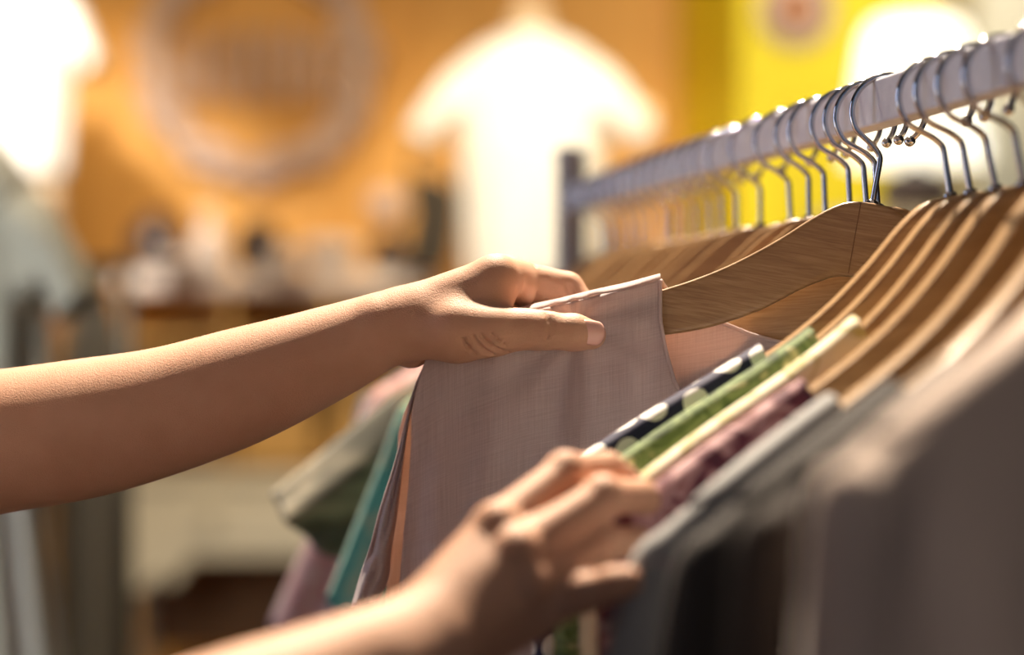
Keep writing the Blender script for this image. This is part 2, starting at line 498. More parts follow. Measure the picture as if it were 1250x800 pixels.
# rear group
necks = [1064, 1050, 1033, 1004, 987, 960, 928, 899, 880, 864, 849, 834, 820, 806, 793, 780, 768, 756, 744, 733]
ordw = ['first', 'second', 'third', 'fourth', 'fifth', 'sixth', 'seventh', 'eighth', 'ninth', 'tenth', 'eleventh', 'twelfth', 'thirteenth', 'fourteenth', 'fifteenth', 'sixteenth', 'seventeenth', 'eighteenth', 'nineteenth', 'twentieth']
rear = []
for i, nx in enumerate(necks):
    D_ = 964.0 / (nx - 185)
    yw = 12 + rng.uniform(-3, 3); tl = 2 + rng.uniform(-2.5, 2.5)
    rear.append((D_, yw, tl))
    put_hanger(D_, yw, tl, 'wooden hanger on the rack, %s behind the one holding the pink linen top' % ordw[i])
RG = [(11, 'olive_jacket', 'camo', dict(label='olive camouflage-like printed jacket hanging behind the pink linen top', hem=.60, sleeve=(.11, 38, .11, .03), neck=.10, seed=11, bulge=.03, amp=.008, cat='jacket')),
      (8, 'teal_blouse', 'teal', dict(label='teal printed blouse hanging between the linen top and the olive jacket', hem=.62, sleeve=(.15, 67, .13, .02), neck=.12, seed=12, bulge=.015)),
      (14, 'pink_blouse', 'pink', dict(label='pale pink printed blouse hanging behind the olive jacket', hem=.62, sleeve=(.21, 64, .12, .022), neck=.10, seed=13, bulge=.015)),
      (17, 'ivory_blouse', 'ivory', dict(label='ivory blouse at the far end, its cuff under the pink one', hem=.62, sleeve=(.19, 75, .12, .02), neck=.10, seed=14, bulge=.015))]
for i, nm, mt, kw in RG:
    garment(name=nm, mat=mt, Mx=hanger_matrix(*rear[i]), group='garments on the rack', **kw)

# ------------------------------------------------------------------ the pink linen top (held by the shopper)
def dplane(px):
    lat = (1065 - px) / 2240.
    return 1.071 + .1736 * lat - .006 * (min(max(lat, -.22), .224) / .22) ** 2 + .0005
def uvsheet(rows, uvs, vs, fs, flip=False):
    base = len(vs); nr, nc = len(rows), len(rows[0])
    for r in rows:
        for p, uv in r: vs.append(p); uvs.append(uv)
    for i in range(nr - 1):
        for j in range(nc - 1):
            a = base + i * nc + j
            f = (a, a + 1, a + nc + 1, a + nc)
            fs.append(f[::-1] if flip else f)

def build_linen():
    vs, fs, uvs = [], [], []
    NC, NR = 90, 110
    # top line from the hand-held corner to the neck edge on the hanger arm
    Ttop = smooth_poly([(519, 441), (545, 424), (575, 408), (610, 394), (640, 382), (680, 373), (720, 363), (765, 353), (806, 342)], NC)
    Lx = [(441, 519), (470, 509), (505, 502), (540, 502), (600, 498), (650, 493), (710, 488), (900, 478), (1500, 450)]
    Rf = [(342, 806), (392, 806), (425, 812), (465, 823), (520, 850), (580, 900), (640, 985), (690, 1080), (730, 1180), (800, 1230), (1500, 1290)]
    Rb = [(342, 806), (352, 812), (368, 830), (384, 856), (396, 886), (410, 920), (425, 980), (440, 1060), (455, 1150), (600, 1230), (1500, 1290)]
    def sheet(front):
        rows = []
        Rr = Rf if front else Rb
        for i in range(NR):
            v = (i / (NR - 1)) ** 1.25
            row = []
            for j in range(NC):
                s_ = j / (NC - 1)
                tx, ty = Ttop[j]
                y = ty * (1 - v) + 1500 * v
                yl = 441 * (1 - v) + 1500 * v; yr = 342 * (1 - v) + 1500 * v
                x = tx + (1 - s_) * (interp(yl, Lx) - 519 - (0 if front else 16 * min(1, max(0, (yl - 470) / 60.)))) + s_ ** (1.0 if front else 1.0) * (interp(yr, Rr) - 806)
                dep = (y - ty) / 2230.
                gk = min(1, dep / .05)
                f = .0045 * gk * math.sin(x * .022 + 1.0 + dep * 4) + .003 * gk * math.sin(x * .051 + 2 - dep * 7) + .0016 * gk * math.sin(x * .11 + y * .01)
                # folds radiating from the pinch
                ang = math.atan2(x - 705, y - 395); rr = math.hypot(x - 705, y - 395)
                f += .0022 * math.exp(-((rr - 120) / 110) ** 2) * math.sin(ang * 9)
                f += -.012 * gk * math.exp(-((x - 505) / 30.) ** 2) * min(1, dep / .1)
                off = .0092 + .010 * (1 - math.exp(-dep / .06))
                if front: D = dplane(x) - off - f
                else: D = dplane(x) + off * .9 - f * .6
                row.append((P(x, y, D), ((x - 625) / 2230., dep + (.0 if front else .9))))
            rows.append(row)
        return rows
    fr = sheet(True); bk = sheet(False)
    uvsheet(fr, uvs, vs, fs)
    uvsheet(bk, uvs, vs, fs, True)
    # over-the-arm roll joining them
    arc = []
    NAq = 7
    for k in range(NAq + 1):
        a = math.pi * k / NAq; row = []
        for j in range(NC):
            x, y = Ttop[j]
            D = dplane(x) - .0092 * math.cos(a) * (1.0 if a < 1.57 else .9)
            if k == 0: p = fr[0][j][0]
            elif k == NAq: p = bk[0][j][0]
            else: p = P(x, y - 7.5 * math.sin(a), D)
            row.append((p, ((x - 625) / 2230., -.02 * k / NAq)))
        arc.append(row)
    uvsheet(arc, uvs, vs, fs, True)
    o = mesh_obj('linen_top', vs, fs, M['linen'], None, uvs=uvs)
    m = o.modifiers.new('Solidify', 'SOLIDIFY'); m.thickness = .0008; m.offset = 0
    tag(o, 'pale pinkish linen top held between the thumb and fingers of the outstretched hand', 'top', 'garments on the rack')
    # sleeve hanging at the end
    TE = smooth_poly([(522, 440), (508, 468), (497, 508), (483, 562), (464, 622), (452, 668), (441, 700), (429, 742)], 50)
    BE = smooth_poly([(524, 462), (506, 490), (498, 520), (491, 570), (484, 630), (477, 672), (474, 705), (462, 733)], 50)
    vs, fs, uvs = [], [], []; NS = 32
    for i in range(50):
        t = i / 49
        c = (TE[i] + BE[i]) / 2; w = (BE[i] - TE[i]) / 2
        for k in range(NS):
            b = 2 * math.pi * k / NS; cb, sb = math.cos(b), math.sin(b)
            th = .004 + .010 * t
            x = c[0] + w[0] * cb; y = c[1] + w[1] * cb
            crease = .004 * math.exp(-((t - .72) / .07) ** 2) * math.sin(cb * 5 + 1) + .002 * math.sin(cb * 8 + 6 * t)
            D = dplane(c[0]) + .006 - th * sb - crease
            vs.append(P(x, y, D)); uvs.append((cb * .03 + (.3 if sb > 0 else 0), t * .14))
    for i in range(49):
        for k in range(NS):
            k2 = (k + 1) % NS
            fs.append((i * NS + k, i * NS + k2, (i + 1) * NS + k2, (i + 1) * NS + k))
    sl = mesh_obj('sleeve', vs, fs, M['linen'], o, uvs=uvs)
    m = sl.modifiers.new('Solidify', 'SOLIDIFY'); m.thickness = .0008; m.offset = 0
    # stitched hem lines
    hp = [fr[i][NC - 1][0] + Vector((0, -.0008, 0)) for i in range(0, 34)]
    tube('neck_hem', hp, .0011, M['linen'], o, 6)
    hb = [bk[i][NC - 1][0] for i in range(0, 40)]
    tube('back_neck_hem', hb, .0013, M['linen'], o, 6)
    return o
build_linen()

# ------------------------------------------------------------------ the shopper
class Field:
    def __init__(s, lo, hi, vx):
        s.lo = np.array(lo, float); s.vx = vx
        s.n = np.ceil((np.array(hi) - s.lo) / vx).astype(int) + 1
        s.far = .02
        s.d = np.full(s.n, s.far, np.float32)
    def region(s, plo, phi, pad):
        a = np.maximum(np.floor((plo - pad - s.lo) / s.vx).astype(int), 0)
        b = np.minimum(np.ceil((phi + pad - s.lo) / s.vx).astype(int) + 1, s.n)
        if np.any(b <= a): return None, None
        sl = tuple(slice(a[i], b[i]) for i in range(3))
        ax = [(s.lo[i] + np.arange(a[i], b[i]) * s.vx).astype(np.float32) for i in range(3)]
        g = np.meshgrid(*ax, indexing='ij', sparse=True)
        return sl, g
    @staticmethod
    def cone(g, a, b, ra, rb):
        ba = b - a; L2 = float(ba @ ba) + 1e-12
        px, py, pz = g[0] - a[0], g[1] - a[1], g[2] - a[2]
        t = np.clip((px * ba[0] + py * ba[1] + pz * ba[2]) / L2, 0, 1)
        q = np.sqrt((px - t * ba[0]) ** 2 + (py - t * ba[1]) ** 2 + (pz - t * ba[2]) ** 2)
        return q - (ra + (rb - ra) * t)
    @staticmethod
    def ell(g, c, r):
        x, y, z = (g[0] - c[0]) / r[0], (g[1] - c[1]) / r[1], (g[2] - c[2]) / r[2]
        k0 = np.sqrt(x * x + y * y + z * z)
        x, y, z = x / r[0], y / r[1], z / r[2]
        k1 = np.sqrt(x * x + y * y + z * z) + 1e-9
        return k0 * (k0 - 1) / k1
    @staticmethod
    def smin(a, b, k):
        if k <= 0: return np.minimum(a, b)
        h = np.maximum(k - np.abs(a - b), 0) / k
        return np.minimum(a, b) - h * h * k * .25
    def _add(s, plo, phi, pad, fn, k, sub=False):
        sl, g = s.region(plo, phi, pad)
        if sl is None: return
        v = fn(g).astype(np.float32)
        if sub: s.d[sl] = -s.smin(-s.d[sl], v, k)
        else: s.d[sl] = s.smin(s.d[sl], np.minimum(v, s.far), k)
    def add_cone(s, a, b, ra, rb, k=.004, sub=False):
        a = np.array(a, float); b = np.array(b, float); r = max(ra, rb)
        s._add(np.minimum(a, b) - r, np.maximum(a, b) + r, s.far + k, lambda g: s.cone(g, a, b, ra, rb), k, sub)
    def add_ell(s, c, r, k=.004, sub=False):
        c = np.array(c, float); r = np.array(r, float)
        s._add(c - r, c + r, s.far + k, lambda g: s.ell(g, c, r), k, sub)
    def merge(s, o, k):
        s.d = s.smin(s.d, o.d, k)
    def mesh(s):
        if vdb is not None:
            g = vdb.FloatGrid(background=float(s.far))
            g.copyFromArray(np.ascontiguousarray(s.d))
            pts, tris, quads = g.convertToPolygons(isovalue=0.0, adaptivity=0.0)
            v = s.lo + np.asarray(pts) * s.vx
            q = [tuple(int(i) for i in f[::-1]) for f in quads] + [tuple(int(i) for i in f[::-1]) for f in tris]
            return v, q
        return surface_nets(s)

def surface_nets(s):
    d = s.d; ins = d < 0
    n = d.shape
    c = np.zeros((n[0] - 1, n[1] - 1, n[2] - 1), int)
    for i in (0, 1):
        for j in (0, 1):
            for k in (0, 1):
                c += ins[i:n[0] - 1 + i, j:n[1] - 1 + j, k:n[2] - 1 + k]
    act = (c > 0) & (c < 8)
    idx = -np.ones(act.shape, int); cells = np.argwhere(act); idx[act] = np.arange(len(cells))
    acc = np.zeros((len(cells), 3)); cnt = np.zeros(len(cells))
    cs = [(i, j, k) for i in (0, 1) for j in (0, 1) for k in (0, 1)]
    for a in cs:
        for b in cs:
            if sum(b) - sum(a) == 1 and all(y >= x for x, y in zip(a, b)):
                da = d[tuple((cells + a).T)]; db = d[tuple((cells + b).T)]
                m = (da < 0) != (db < 0)
                t = np.where(m, da / (da - db + 1e-12), 0)
                p = np.array(a) + (np.array(b) - np.array(a)) * t[:, None]
                acc[m] += p[m]; cnt[m] += 1
    v = s.lo + (cells + acc / cnt[:, None]) * s.vx
    fs = []
    for ax in range(3):
        o1, o2 = (ax + 1) % 3, (ax + 2) % 3
        A = np.moveaxis(ins, ax, 0); cr = np.argwhere(A[:-1] != A[1:])
        for e in cr:
            p = [0, 0, 0]; p[ax] = e[0]
            rest = [q for q in range(3) if q != ax]; p[rest[0]] = e[1]; p[rest[1]] = e[2]
            if p[o1] == 0 or p[o2] == 0: continue
            q = []
            for u, w in ((0, 0), (1, 0), (1, 1), (0, 1)):
                z = list(p); z[o1] -= u; z[o2] -= w
                if z[0] >= idx.shape[0] or z[1] >= idx.shape[1] or z[2] >= idx.shape[2]: q = None; break
                q.append(int(idx[tuple(z)]))
            if q is None or min(q) < 0: continue
            fs.append(tuple(q) if ins[tuple(p)] else tuple(q[::-1]))
    return v, fs

VX = .0013
def finger(Fd, pts, rads, k=.0025, off=0.0):
    pts = [(p[0], p[1], p[2] + off) for p in pts]
    for i in range(len(pts) - 1):
        Fd.add_cone(P(*pts[i]), P(*pts[i + 1]), rads[i], rads[i + 1], k if i else k)

def left_arm():
    dd = -.010
    def Q(x, y, D): return P(x, y, D + dd)
    lo = (-.345, 1.02, CZ - .115); hi = (.075, 1.20, CZ + .06)
    B = Field(lo, hi, VX)
    # forearm, thick near the elbow and flat at the wrist
    fa = [((-60, 545, 1.12), .041), ((0, 539, 1.118), .0395), ((100, 524, 1.116), .0385), ((200, 502, 1.113), .0350), ((300, 470, 1.110), .0318), ((400, 432, 1.107), .0255), ((450, 410, 1.106), .0215), ((490, 396, 1.106), .0190)]
    fs_ = smooth_poly([(*a, r) for a, r in fa], 40)
    for a, b in zip(fs_, fs_[1:]):
        B.add_cone(Q(*a[:3]), Q(*b[:3]), a[3], b[3], .0015)
    B.add_cone(Q(400, 428, 1.118), Q(500, 392, 1.126), .021, .0165, .008)
    B.add_cone(Q(470, 400, 1.100), Q(505, 392, 1.100), .0175, .0165, .006)
    B.add_cone(Q(-60, 545, 1.12), P(-330, 500, 1.07), .041, .044, .01)
    # metacarpals / back of the hand
    for a, b, ra, rb in (((500, 388, 1.104), (604, 339, 1.100), .0165, .0118), ((500, 388, 1.116), (614, 338, 1.124), .0160, .0120),
                         ((500, 392, 1.128), (610, 350, 1.145), .0150, .0115), ((500, 398, 1.136), (596, 366, 1.160), .0140, .0105)):
        B.add_cone(Q(*a), Q(*b), ra, rb, .007)
    # thumb metacarpal and thenar
    B.add_cone(Q(505, 402, 1.098), Q(560, 404, 1.088), .0165, .0165, .007)
    B.add_cone(Q(560, 404, 1.088), Q(602, 404, 1.083), .0165, .0130, .006)
    # web and palm side
    B.add_cone(Q(585, 392, 1.092), Q(604, 352, 1.100), .0085, .0095, .010)
    B.add_cone(Q(525, 384, 1.100), Q(588, 364, 1.098), .0135, .0125, .010)
    B.add_ell(Q(597, 362, 1.099), (.0112, .010, .0165), .008)
    B.add_cone(Q(520, 415, 1.128), Q(588, 402, 1.142), .0135, .012, .008)
    # heel of the palm
    B.add_ell(Q(502, 430, 1.116), (.0105, .012, .0092), .0035)
    # thumb
    T = Field(lo, hi, VX)
    finger(T, [(596, 404, 1.083 + dd), (640, 402, 1.083 + dd), (668, 403, 1.083 + dd)], [.0125, .0100, .0097], .006)
    T.add_cone(P(660, 404, 1.083 + dd), P(700, 406, 1.085 + dd), .0099, .0096, .004)
    T.add_cone(P(700, 406, 1.085 + dd), P(722, 409, 1.087 + dd), .0096, .0080, .004)
    B.merge(T, .007)
    # index finger: knuckle, middle bone, tip going down behind the cloth
    G = Field(lo, hi, VX)
    finger(G, [(606, 338, 1.100 + dd), (640, 342, 1.131 + dd)], [.0120, .0108])
    G.add_ell(P(637, 352, 1.120 + dd), (.0082, .012, .0108), .003)
    finger(G, [(656, 347, 1.134 + dd), (692, 353, 1.138 + dd)], [.0108, .0098], .0012)
    finger(G, [(692, 353, 1.138 + dd), (712, 374, 1.134 + dd), (712, 392, 1.126 + dd)], [.0096, .0080, .0066], .002)
    B.merge(G, .0045)
    for pts, rr in ((((616, 338, 1.124), (640, 350, 1.158), (672, 376, 1.160), (684, 398, 1.140)), (.0118, .0098, .0088, .0072)),
                    (((611, 350, 1.145), (628, 368, 1.175), (655, 398, 1.174), (664, 418, 1.152)), (.0112, .0094, .0084, .0070)),
                    (((597, 366, 1.160), (606, 385, 1.180), (626, 412, 1.176), (634, 430, 1.158)), (.0100, .0082, .0074, .0062))):
        H = Field(lo, hi, VX)
        finger(H, [(p[0], p[1], p[2] + dd) for p in pts], rr)
        B.merge(H, .003)
    # creases
    def crease(a, b, r, k=.0016): B.add_cone(a, b, r, r, k, sub=True)
    def onthumb(x, y):
        Dc = interp(x, [(505, 1.088), (560, 1.078), (600, 1.073), (668, 1.073)]); r = interp(x, [(505, .0165), (560, .0165), (600, .0132), (640, .0102), (668, .0099)])
        e = (y - 404) / 2255.
        return P(x, y, Dc - math.sqrt(max(1e-7, r * r - e * e)))
    for pl, rad in ((((667, 385), (670, 392), (670, 402), (668, 412)), .0007), (((674, 386), (676, 394), (675, 404)), .0006), (((662, 387), (664, 396)), .0005),
                    (((578, 411), (584, 420), (592, 427), (602, 431)), .0010), (((588, 409), (596, 418), (606, 425), (620, 429)), .0010),
                    (((566, 414), (572, 424), (580, 431)), .0008), (((600, 408), (608, 415), (618, 421)), .0006)):
        for (x0, y0), (x1, y1) in zip(pl, pl[1:]):
            crease(onthumb(x0, y0), onthumb(x1, y1), rad)
    crease(P(691, 345, 1.1185), P(698, 366, 1.119), .0011)
    crease(P(697, 346, 1.1185), P(701, 362, 1.119), .0008)
    crease(P(650, 322, 1.118), P(651, 345, 1.1125), .0013)
    crease(P(651, 345, 1.1125), P(651, 368, 1.115), .0013)
    return B.mesh()

PW = P
def right_arm():
    def P(px, py, D): return PW(px, py, D - .12)
    lo = (-.34, .63, CZ - .24); hi = (.075, .93, CZ - .04)
    B = Field(lo, hi, .0015)
    fa = [((70, 1010, .80), .036), ((200, 930, .835), .0345), ((300, 880, .862), .0315), ((400, 835, .888), .0275), ((470, 800, .908), .0235), ((515, 776, .920), .0205)]
    fs_ = smooth_poly([(*a, r * .9) for a, r in fa], 36)
    for a, b in zip(fs_, fs_[1:]): B.add_cone(P(*a[:3]), P(*b[:3]), a[3], b[3], .0015)
    B.add_cone(P(480, 830, .900), P(530, 800, .915), .020, .019, .008)
    mc = [((520, 762, .925), (606, 645, .955), .0165, .0110), ((528, 775, .920), (630, 676, .945), .0165, .0115), ((536, 792, .918), (645, 716, .942), .0165, .0110), ((540, 808, .922), (646, 756, .948), .0155, .0100)]
    for a, b, ra, rb in mc: B.add_cone(P(*a), P(*b), ra, rb, .006)
    B.add_cone(P(560, 770, .945), P(620, 715, .965), .014, .014, .010)
    # knuckle bumps
    for p in ((607, 641, .951), (631, 672, .940), (646, 712, .937), (647, 752, .942)): B.add_ell(P(*p), (.0105, .0105, .0105), .004)
    fing = [(((606, 644, .955), (690, 577, .985), (742, 572, 1.008), (768, 588, 1.020)), (.0108, .0096, .0086, .0076)),
            (((630, 676, .945), (736, 607, .972), (782, 606, .998), (800, 622, 1.012)), (.0112, .0098, .0087, .0078)),
            (((645, 716, .942), (735, 664, .968), (775, 662, .998), (792, 680, 1.008)), (.0108, .0092, .0082, .0074)),
            (((646, 756, .945), (712, 724, .940), (748, 714, .935), (766, 710, .932)), (.0100, .0088, .0084, .0078))]
    for pts, rr in fing:
        H = Field(lo, hi, .0015); finger(H, pts, [r * .93 for r in rr], off=-.12)
        H.add_ell(P(*pts[1]), (rr[1] * 1.04,) * 3, .003)
        B.merge(H, .0035)
    H = Field(lo, hi, .0015)
    finger(H, [(540, 760, .945), (600, 728, .985), (655, 700, 1.005), (695, 690, 1.012)], (.015, .0125, .0105, .0085), .006, off=-.12)
    B.merge(H, .005)
    B.d += .0007
    return B.mesh()

def body_rest():
    """upper arms, torso, neck and head: outside the frame to the side of the arms"""
    B = Field((-.86, .55, CZ - .42), (-.11, 1.26, CZ + .42), .006); B.far = .05; B.d[:] = .05
    z = lambda v: CZ + v
    B.add_cone((-.313, 1.11, z(-.066)), (-.52, 1.07, z(.03)), .041, .050, .02)
    B.add_cone((-.150, .684, z(-.168)), (-.29, .665, z(-.250)), .0325, .038, .02)
    B.add_cone((-.29, .665, z(-.250)), (-.52, .74, z(.02)), .038, .050, .02)
    B.add_cone((-.55, 1.05, z(.02)), (-.55, .76, z(.02)), .062, .062, .06)
    B.add_cone((-.56, .98, z(-.08)), (-.58, .97, z(-.40)), .105, .095, .06)
    B.add_cone((-.56, .84, z(-.08)), (-.58, .85, z(-.40)), .105, .095, .06)
    B.add_cone((-.57, .905, z(.05)), (-.56, .905, z(.17)), .052, .048, .03)
    B.add_ell((-.555, .905, z(.262)), (.092, .075, .105), .02)
    B.add_ell((-.52, .905, z(.215)), (.055, .055, .065), .03)
    B.add_cone((-.462, .905, z(.262)), (-.445, .905, z(.232)), .008, .012, .012)      # nose
    B.add_cone((-.464, .925, z(.200)), (-.464, .885, z(.200)), .008, .008, .008)      # lips
    for sy in (-1, 1):
        B.add_ell((-.56, .905 + sy * .076, z(.25)), (.018, .010, .028), .006)         # ears
        B.add_ell((-.455, .905 + sy * .032, z(.266)), (.012, .015, .010), .006, sub=True)
        B.add_ell((-.472, .905 + sy * .032, z(.264)), (.013, .013, .012), .003)
    return B.mesh()

va, fa_ = left_arm(); vb, fb_ = right_arm(); vc, fc_ = body_rest()
V = np.concatenate([va, vb, vc]); 
FF = list(fa_) + [tuple(i + len(va) for i in f) for f in fb_] + [tuple(i + len(va) + len(vb) for i in f) for f in fc_]
person = mesh_obj('person', V, FF, M['skin'])
sm = person.modifiers.new('Smooth', 'SMOOTH'); sm.factor = .5; sm.iterations = 3
tag(person, 'person reaching in, one hand pinching the linen top, the other parting the clothes', 'person')
# thumb nail
def nail(c, axis, out, L, Wd, name='thumbnail'):
    c = Vector(c); axis = Vector(axis).normalized(); out = Vector(out); out = (out - axis * out.dot(axis)).normalized(); sd = axis.cross(out)
    vs, fs = [], []; nu, nv = 14, 14
    for i in range(nu):
        u = i / (nu - 1) * 2 - 1
        for j in range(nv):
            w = j / (nv - 1) * 2 - 1
            wid = Wd * (1 - .12 * max(0, u) ** 3) * math.sqrt(max(.0, 1 - max(0, -u - .45) ** 2 * 2.4)) * math.sqrt(max(0, 1 - max(0, u - .5) ** 2 * 2.6))
            a = w * .95
            vs.append(c + axis * (u * L) + sd * (math.sin(a) * wid / math.sin(.95)) + out * ((math.cos(a) - 1) * Wd * .85 - .0010 * u * u))
    for i in range(nu - 1):
        for j in range(nv - 1):
            a = i * nv + j; fs.append((a, a + 1, a + nv + 1, a + nv))
    o = mesh_obj(name, vs, fs, M['nail'], person)
    m = o.modifiers.new('Solidify', 'SOLIDIFY'); m.thickness = .0007; m.offset = 0
    return o
nc = P(721.5, 406.5, 1.0766) + Vector((0, -.0087, .0002))
nail(nc, P(726, 407.5, 1.0785) - P(700, 404, 1.0755), (0, -1, .05), .0076, .0064)
# clothing and hair of the shopper
def shell():
    B = Field((-.86, .55, CZ - .46), (-.30, 1.26, CZ + .16), .006); B.far = .05; B.d[:] = .05
    z = lambda v: CZ + v
    B.add_cone((-.43, 1.088, z(-.012)), (-.54, 1.06, z(.03)), .058, .062, .02)
    B.add_cone((-.44, .727, z(-.06)), (-.54, .745, z(.02)), .054, .062, .02)
    B.add_cone((-.55, 1.05, z(.02)), (-.55, .76, z(.02)), .070, .070, .06)
    B.add_cone((-.56, .98, z(-.08)), (-.58, .97, z(-.42)), .115, .110, .06)
    B.add_cone((-.56, .84, z(-.08)), (-.58, .85, z(-.42)), .115, .110, .06)
    B.add_ell((-.54, .905, z(.14)), (.07, .07, .07), .01, sub=True)
    return B.mesh()
v_, f_ = shell(); mesh_obj('blouse', v_, f_, M['shirt'], person)
def legs():
    B = Field((-.80, .68, .0), (-.36, 1.12, CZ - .34), .007); B.far = .05; B.d[:] = .05
    for sy in (-1, 1):
        B.add_cone((-.58, .905 + sy * .07, CZ - .42), (-.57, .905 + sy * .085, .80), .10, .105, .05)
        B.add_cone((-.57, .905 + sy * .085, .80), (-.57, .905 + sy * .08, .45), .090, .062, .02)
        B.add_cone((-.57, .905 + sy * .08, .45), (-.58, .905 + sy * .08, .10), .060, .045, .02)
        B.add_cone((-.60, .905 + sy * .08, .045), (-.44, .905 + sy * .09, .035), .038, .030, .02)
    return B.mesh()
v_, f_ = legs(); mesh_obj('trousers', v_, f_, M['navy'], person)
def hair():
    B = Field((-.74, .76, CZ + .02), (-.42, 1.05, CZ + .42), .005); B.far = .05; B.d[:] = .05
    z = lambda v: CZ + v
    B.add_ell((-.575, .905, z(.275)), (.095, .086, .108), .01)
    B.add_cone((-.63, .905, z(.26)), (-.655, .905, z(.09)), .065, .045, .03)
    B.add_ell((-.455, .905, z(.225)), (.075, .066, .085), .01, sub=True)
    return B.mesh()
v_, f_ = hair(); mesh_obj('hair', v_, f_, plain('hair', (.03, .018, .010), .4), person)


# ================================================================== the shop behind
M['orange'] = None
s = NT('orange_boards')
oc = s.coords('Object')
wv = s.node('ShaderNodeTexWave', Scale=1.1, Distortion=1.0, wave_type='BANDS', bands_direction='X')
wv.inputs['Detail'].default_value = 2
s.link(oc, wv.inputs['Vector'])
gr = s.noise(s.coords('Object', scale=(9, 1, 1.2)), 2.2, 4)
col = s.ramp(gr, [(.3, (.60, .29, .06)), (.7, (.76, .40, .10))])
s.base(col, .7); M['orange'] = s.m
M['yellow'] = plain('yellow_paint', (.88, .72, .006), .6, .05, 2)
M['dim'] = plain('brown_plaster', (.10, .075, .055), .8, .1, 2)
M['beige'] = plain('pale_plaster', (.66, .62, .52), .8, .05, 2)
M['floor'] = plain('floor_boards', (.09, .05, .025), .5, .2, 3)
M['ceil'] = plain('ceiling_paint', (.16, .14, .12), .9, .05, 2)
M['creamp'] = plain('cream_paint', (.76, .69, .52), .55, .08, 6)
M['brownw'] = plain('brown_wood', (.20, .085, .02), .55, .25, 9)
M['ochw'] = plain('ochre_wood', (.62, .36, .10), .55, .2, 9)
M['dark'] = plain('dark_glaze', (.05, .030, .026), .35, .2, 9)
M['darkred'] = plain('dark_brown_glaze', (.030, .010, .008), .35, .2, 9)
M['palepink'] = plain('pale_ceramic', (.74, .62, .55), .4, .08, 9)
M['sign'] = plain('pale_wood_sign', (.50, .36, .30), .6, .2, 14)
M['skinform'] = plain('form_cloth', (.60, .45, .30), .8, .05, 9)
M['blackm'] = plain('black_metal', (.03, .03, .03), .4, .1, 9)
M['brass'] = plain('brass', (.6, .42, .16), .3, .1, 9, metal=1.0)
s = NT('lit_lamp_shade'); s.base((.9, .86, .74), .8)
s.b.inputs['Emission Color'].default_value = (1, .93, .74, 1); s.b.inputs['Emission Strength'].default_value = 1.7; M['shade'] = s.m
s = NT('lit_bulb'); s.base((1, .9, .7), .5); s.b.inputs['Emission Color'].default_value = (1, .8, .5, 1); s.b.inputs['Emission Strength'].default_value = 14; M['bulb'] = s.m

def st(o): return tag(o, kind='structure')
YB = 5.8
XL, XR, YF, ZC = -2.6, 2.4, -2.6, 2.9
st(box('floor', (XL, YF, -.05), (XR, YB + .1, 0), M['floor']))
st(box('ceiling', (XL, YF, ZC), (XR, YB + .1, ZC + .05), M['ceil']))
st(box('wall_back', (XL, YB, 0), (XR, YB + .1, ZC), M['orange']))
st(box('wall_left', (XL - .1, YF, 0), (XL, YB + .1, ZC), M['dim']))
st(box('wall_right', (XR, YF, 0), (XR + .1, YB + .1, ZC), M['dim']))
# front wall with the shop window behind the camera
st(box('wall_front', (XL, YF - .1, 0), (XR, YF, .7), M['dim']))
# yellow chimney-like projection beyond the rack and the pale wall beside it
xa = (905 - 625) / F * 5.2; xb = (1160 - 625) / F * 5.0
st(prism('wall_yellow', [(0, 0)] * 0 or [(xa, 0), (xb + .02, 0), (xb + .02, ZC), (xa, ZC)], 5.2, YB, M['yellow']))
sidev = [((830 - 625) / F * YB, YB), (xa, 5.2), (xa + .02, 5.22), (xa + .02, YB)]
vs = [(x, y, 0) for x, y in sidev] + [(x, y, ZC) for x, y in sidev]
st(mesh_obj('wall_yellow_return', vs, [(0, 1, 5, 4), (1, 2, 6, 5), (2, 3, 7, 6), (3, 0, 4, 7), (3, 2, 1, 0), (4, 5, 6, 7)], M['yellow'], smooth=False))
st(box('wall_pale', (xb, 4.7, 0), (XR, YB, ZC), M['beige']))
# window frame (front)
wf = empty('window_1', (0, YF, .7)); st(wf)
for x in (XL + .05, -.9, .8, XR - .05):
    box('window_frame', (x - .04, -.08, 0), (x + .04, 0, ZC - .7), M['creamp'], wf)
s = NT('window_glass'); s.base((.9, .95, 1), .02); s.b.inputs['Transmission Weight'].default_value = 1; s.b.inputs['IOR'].default_value = 1.02
box('pane', (XL + .09, -.05, 0), (XR - .09, -.045, ZC - .7), s.m, wf)

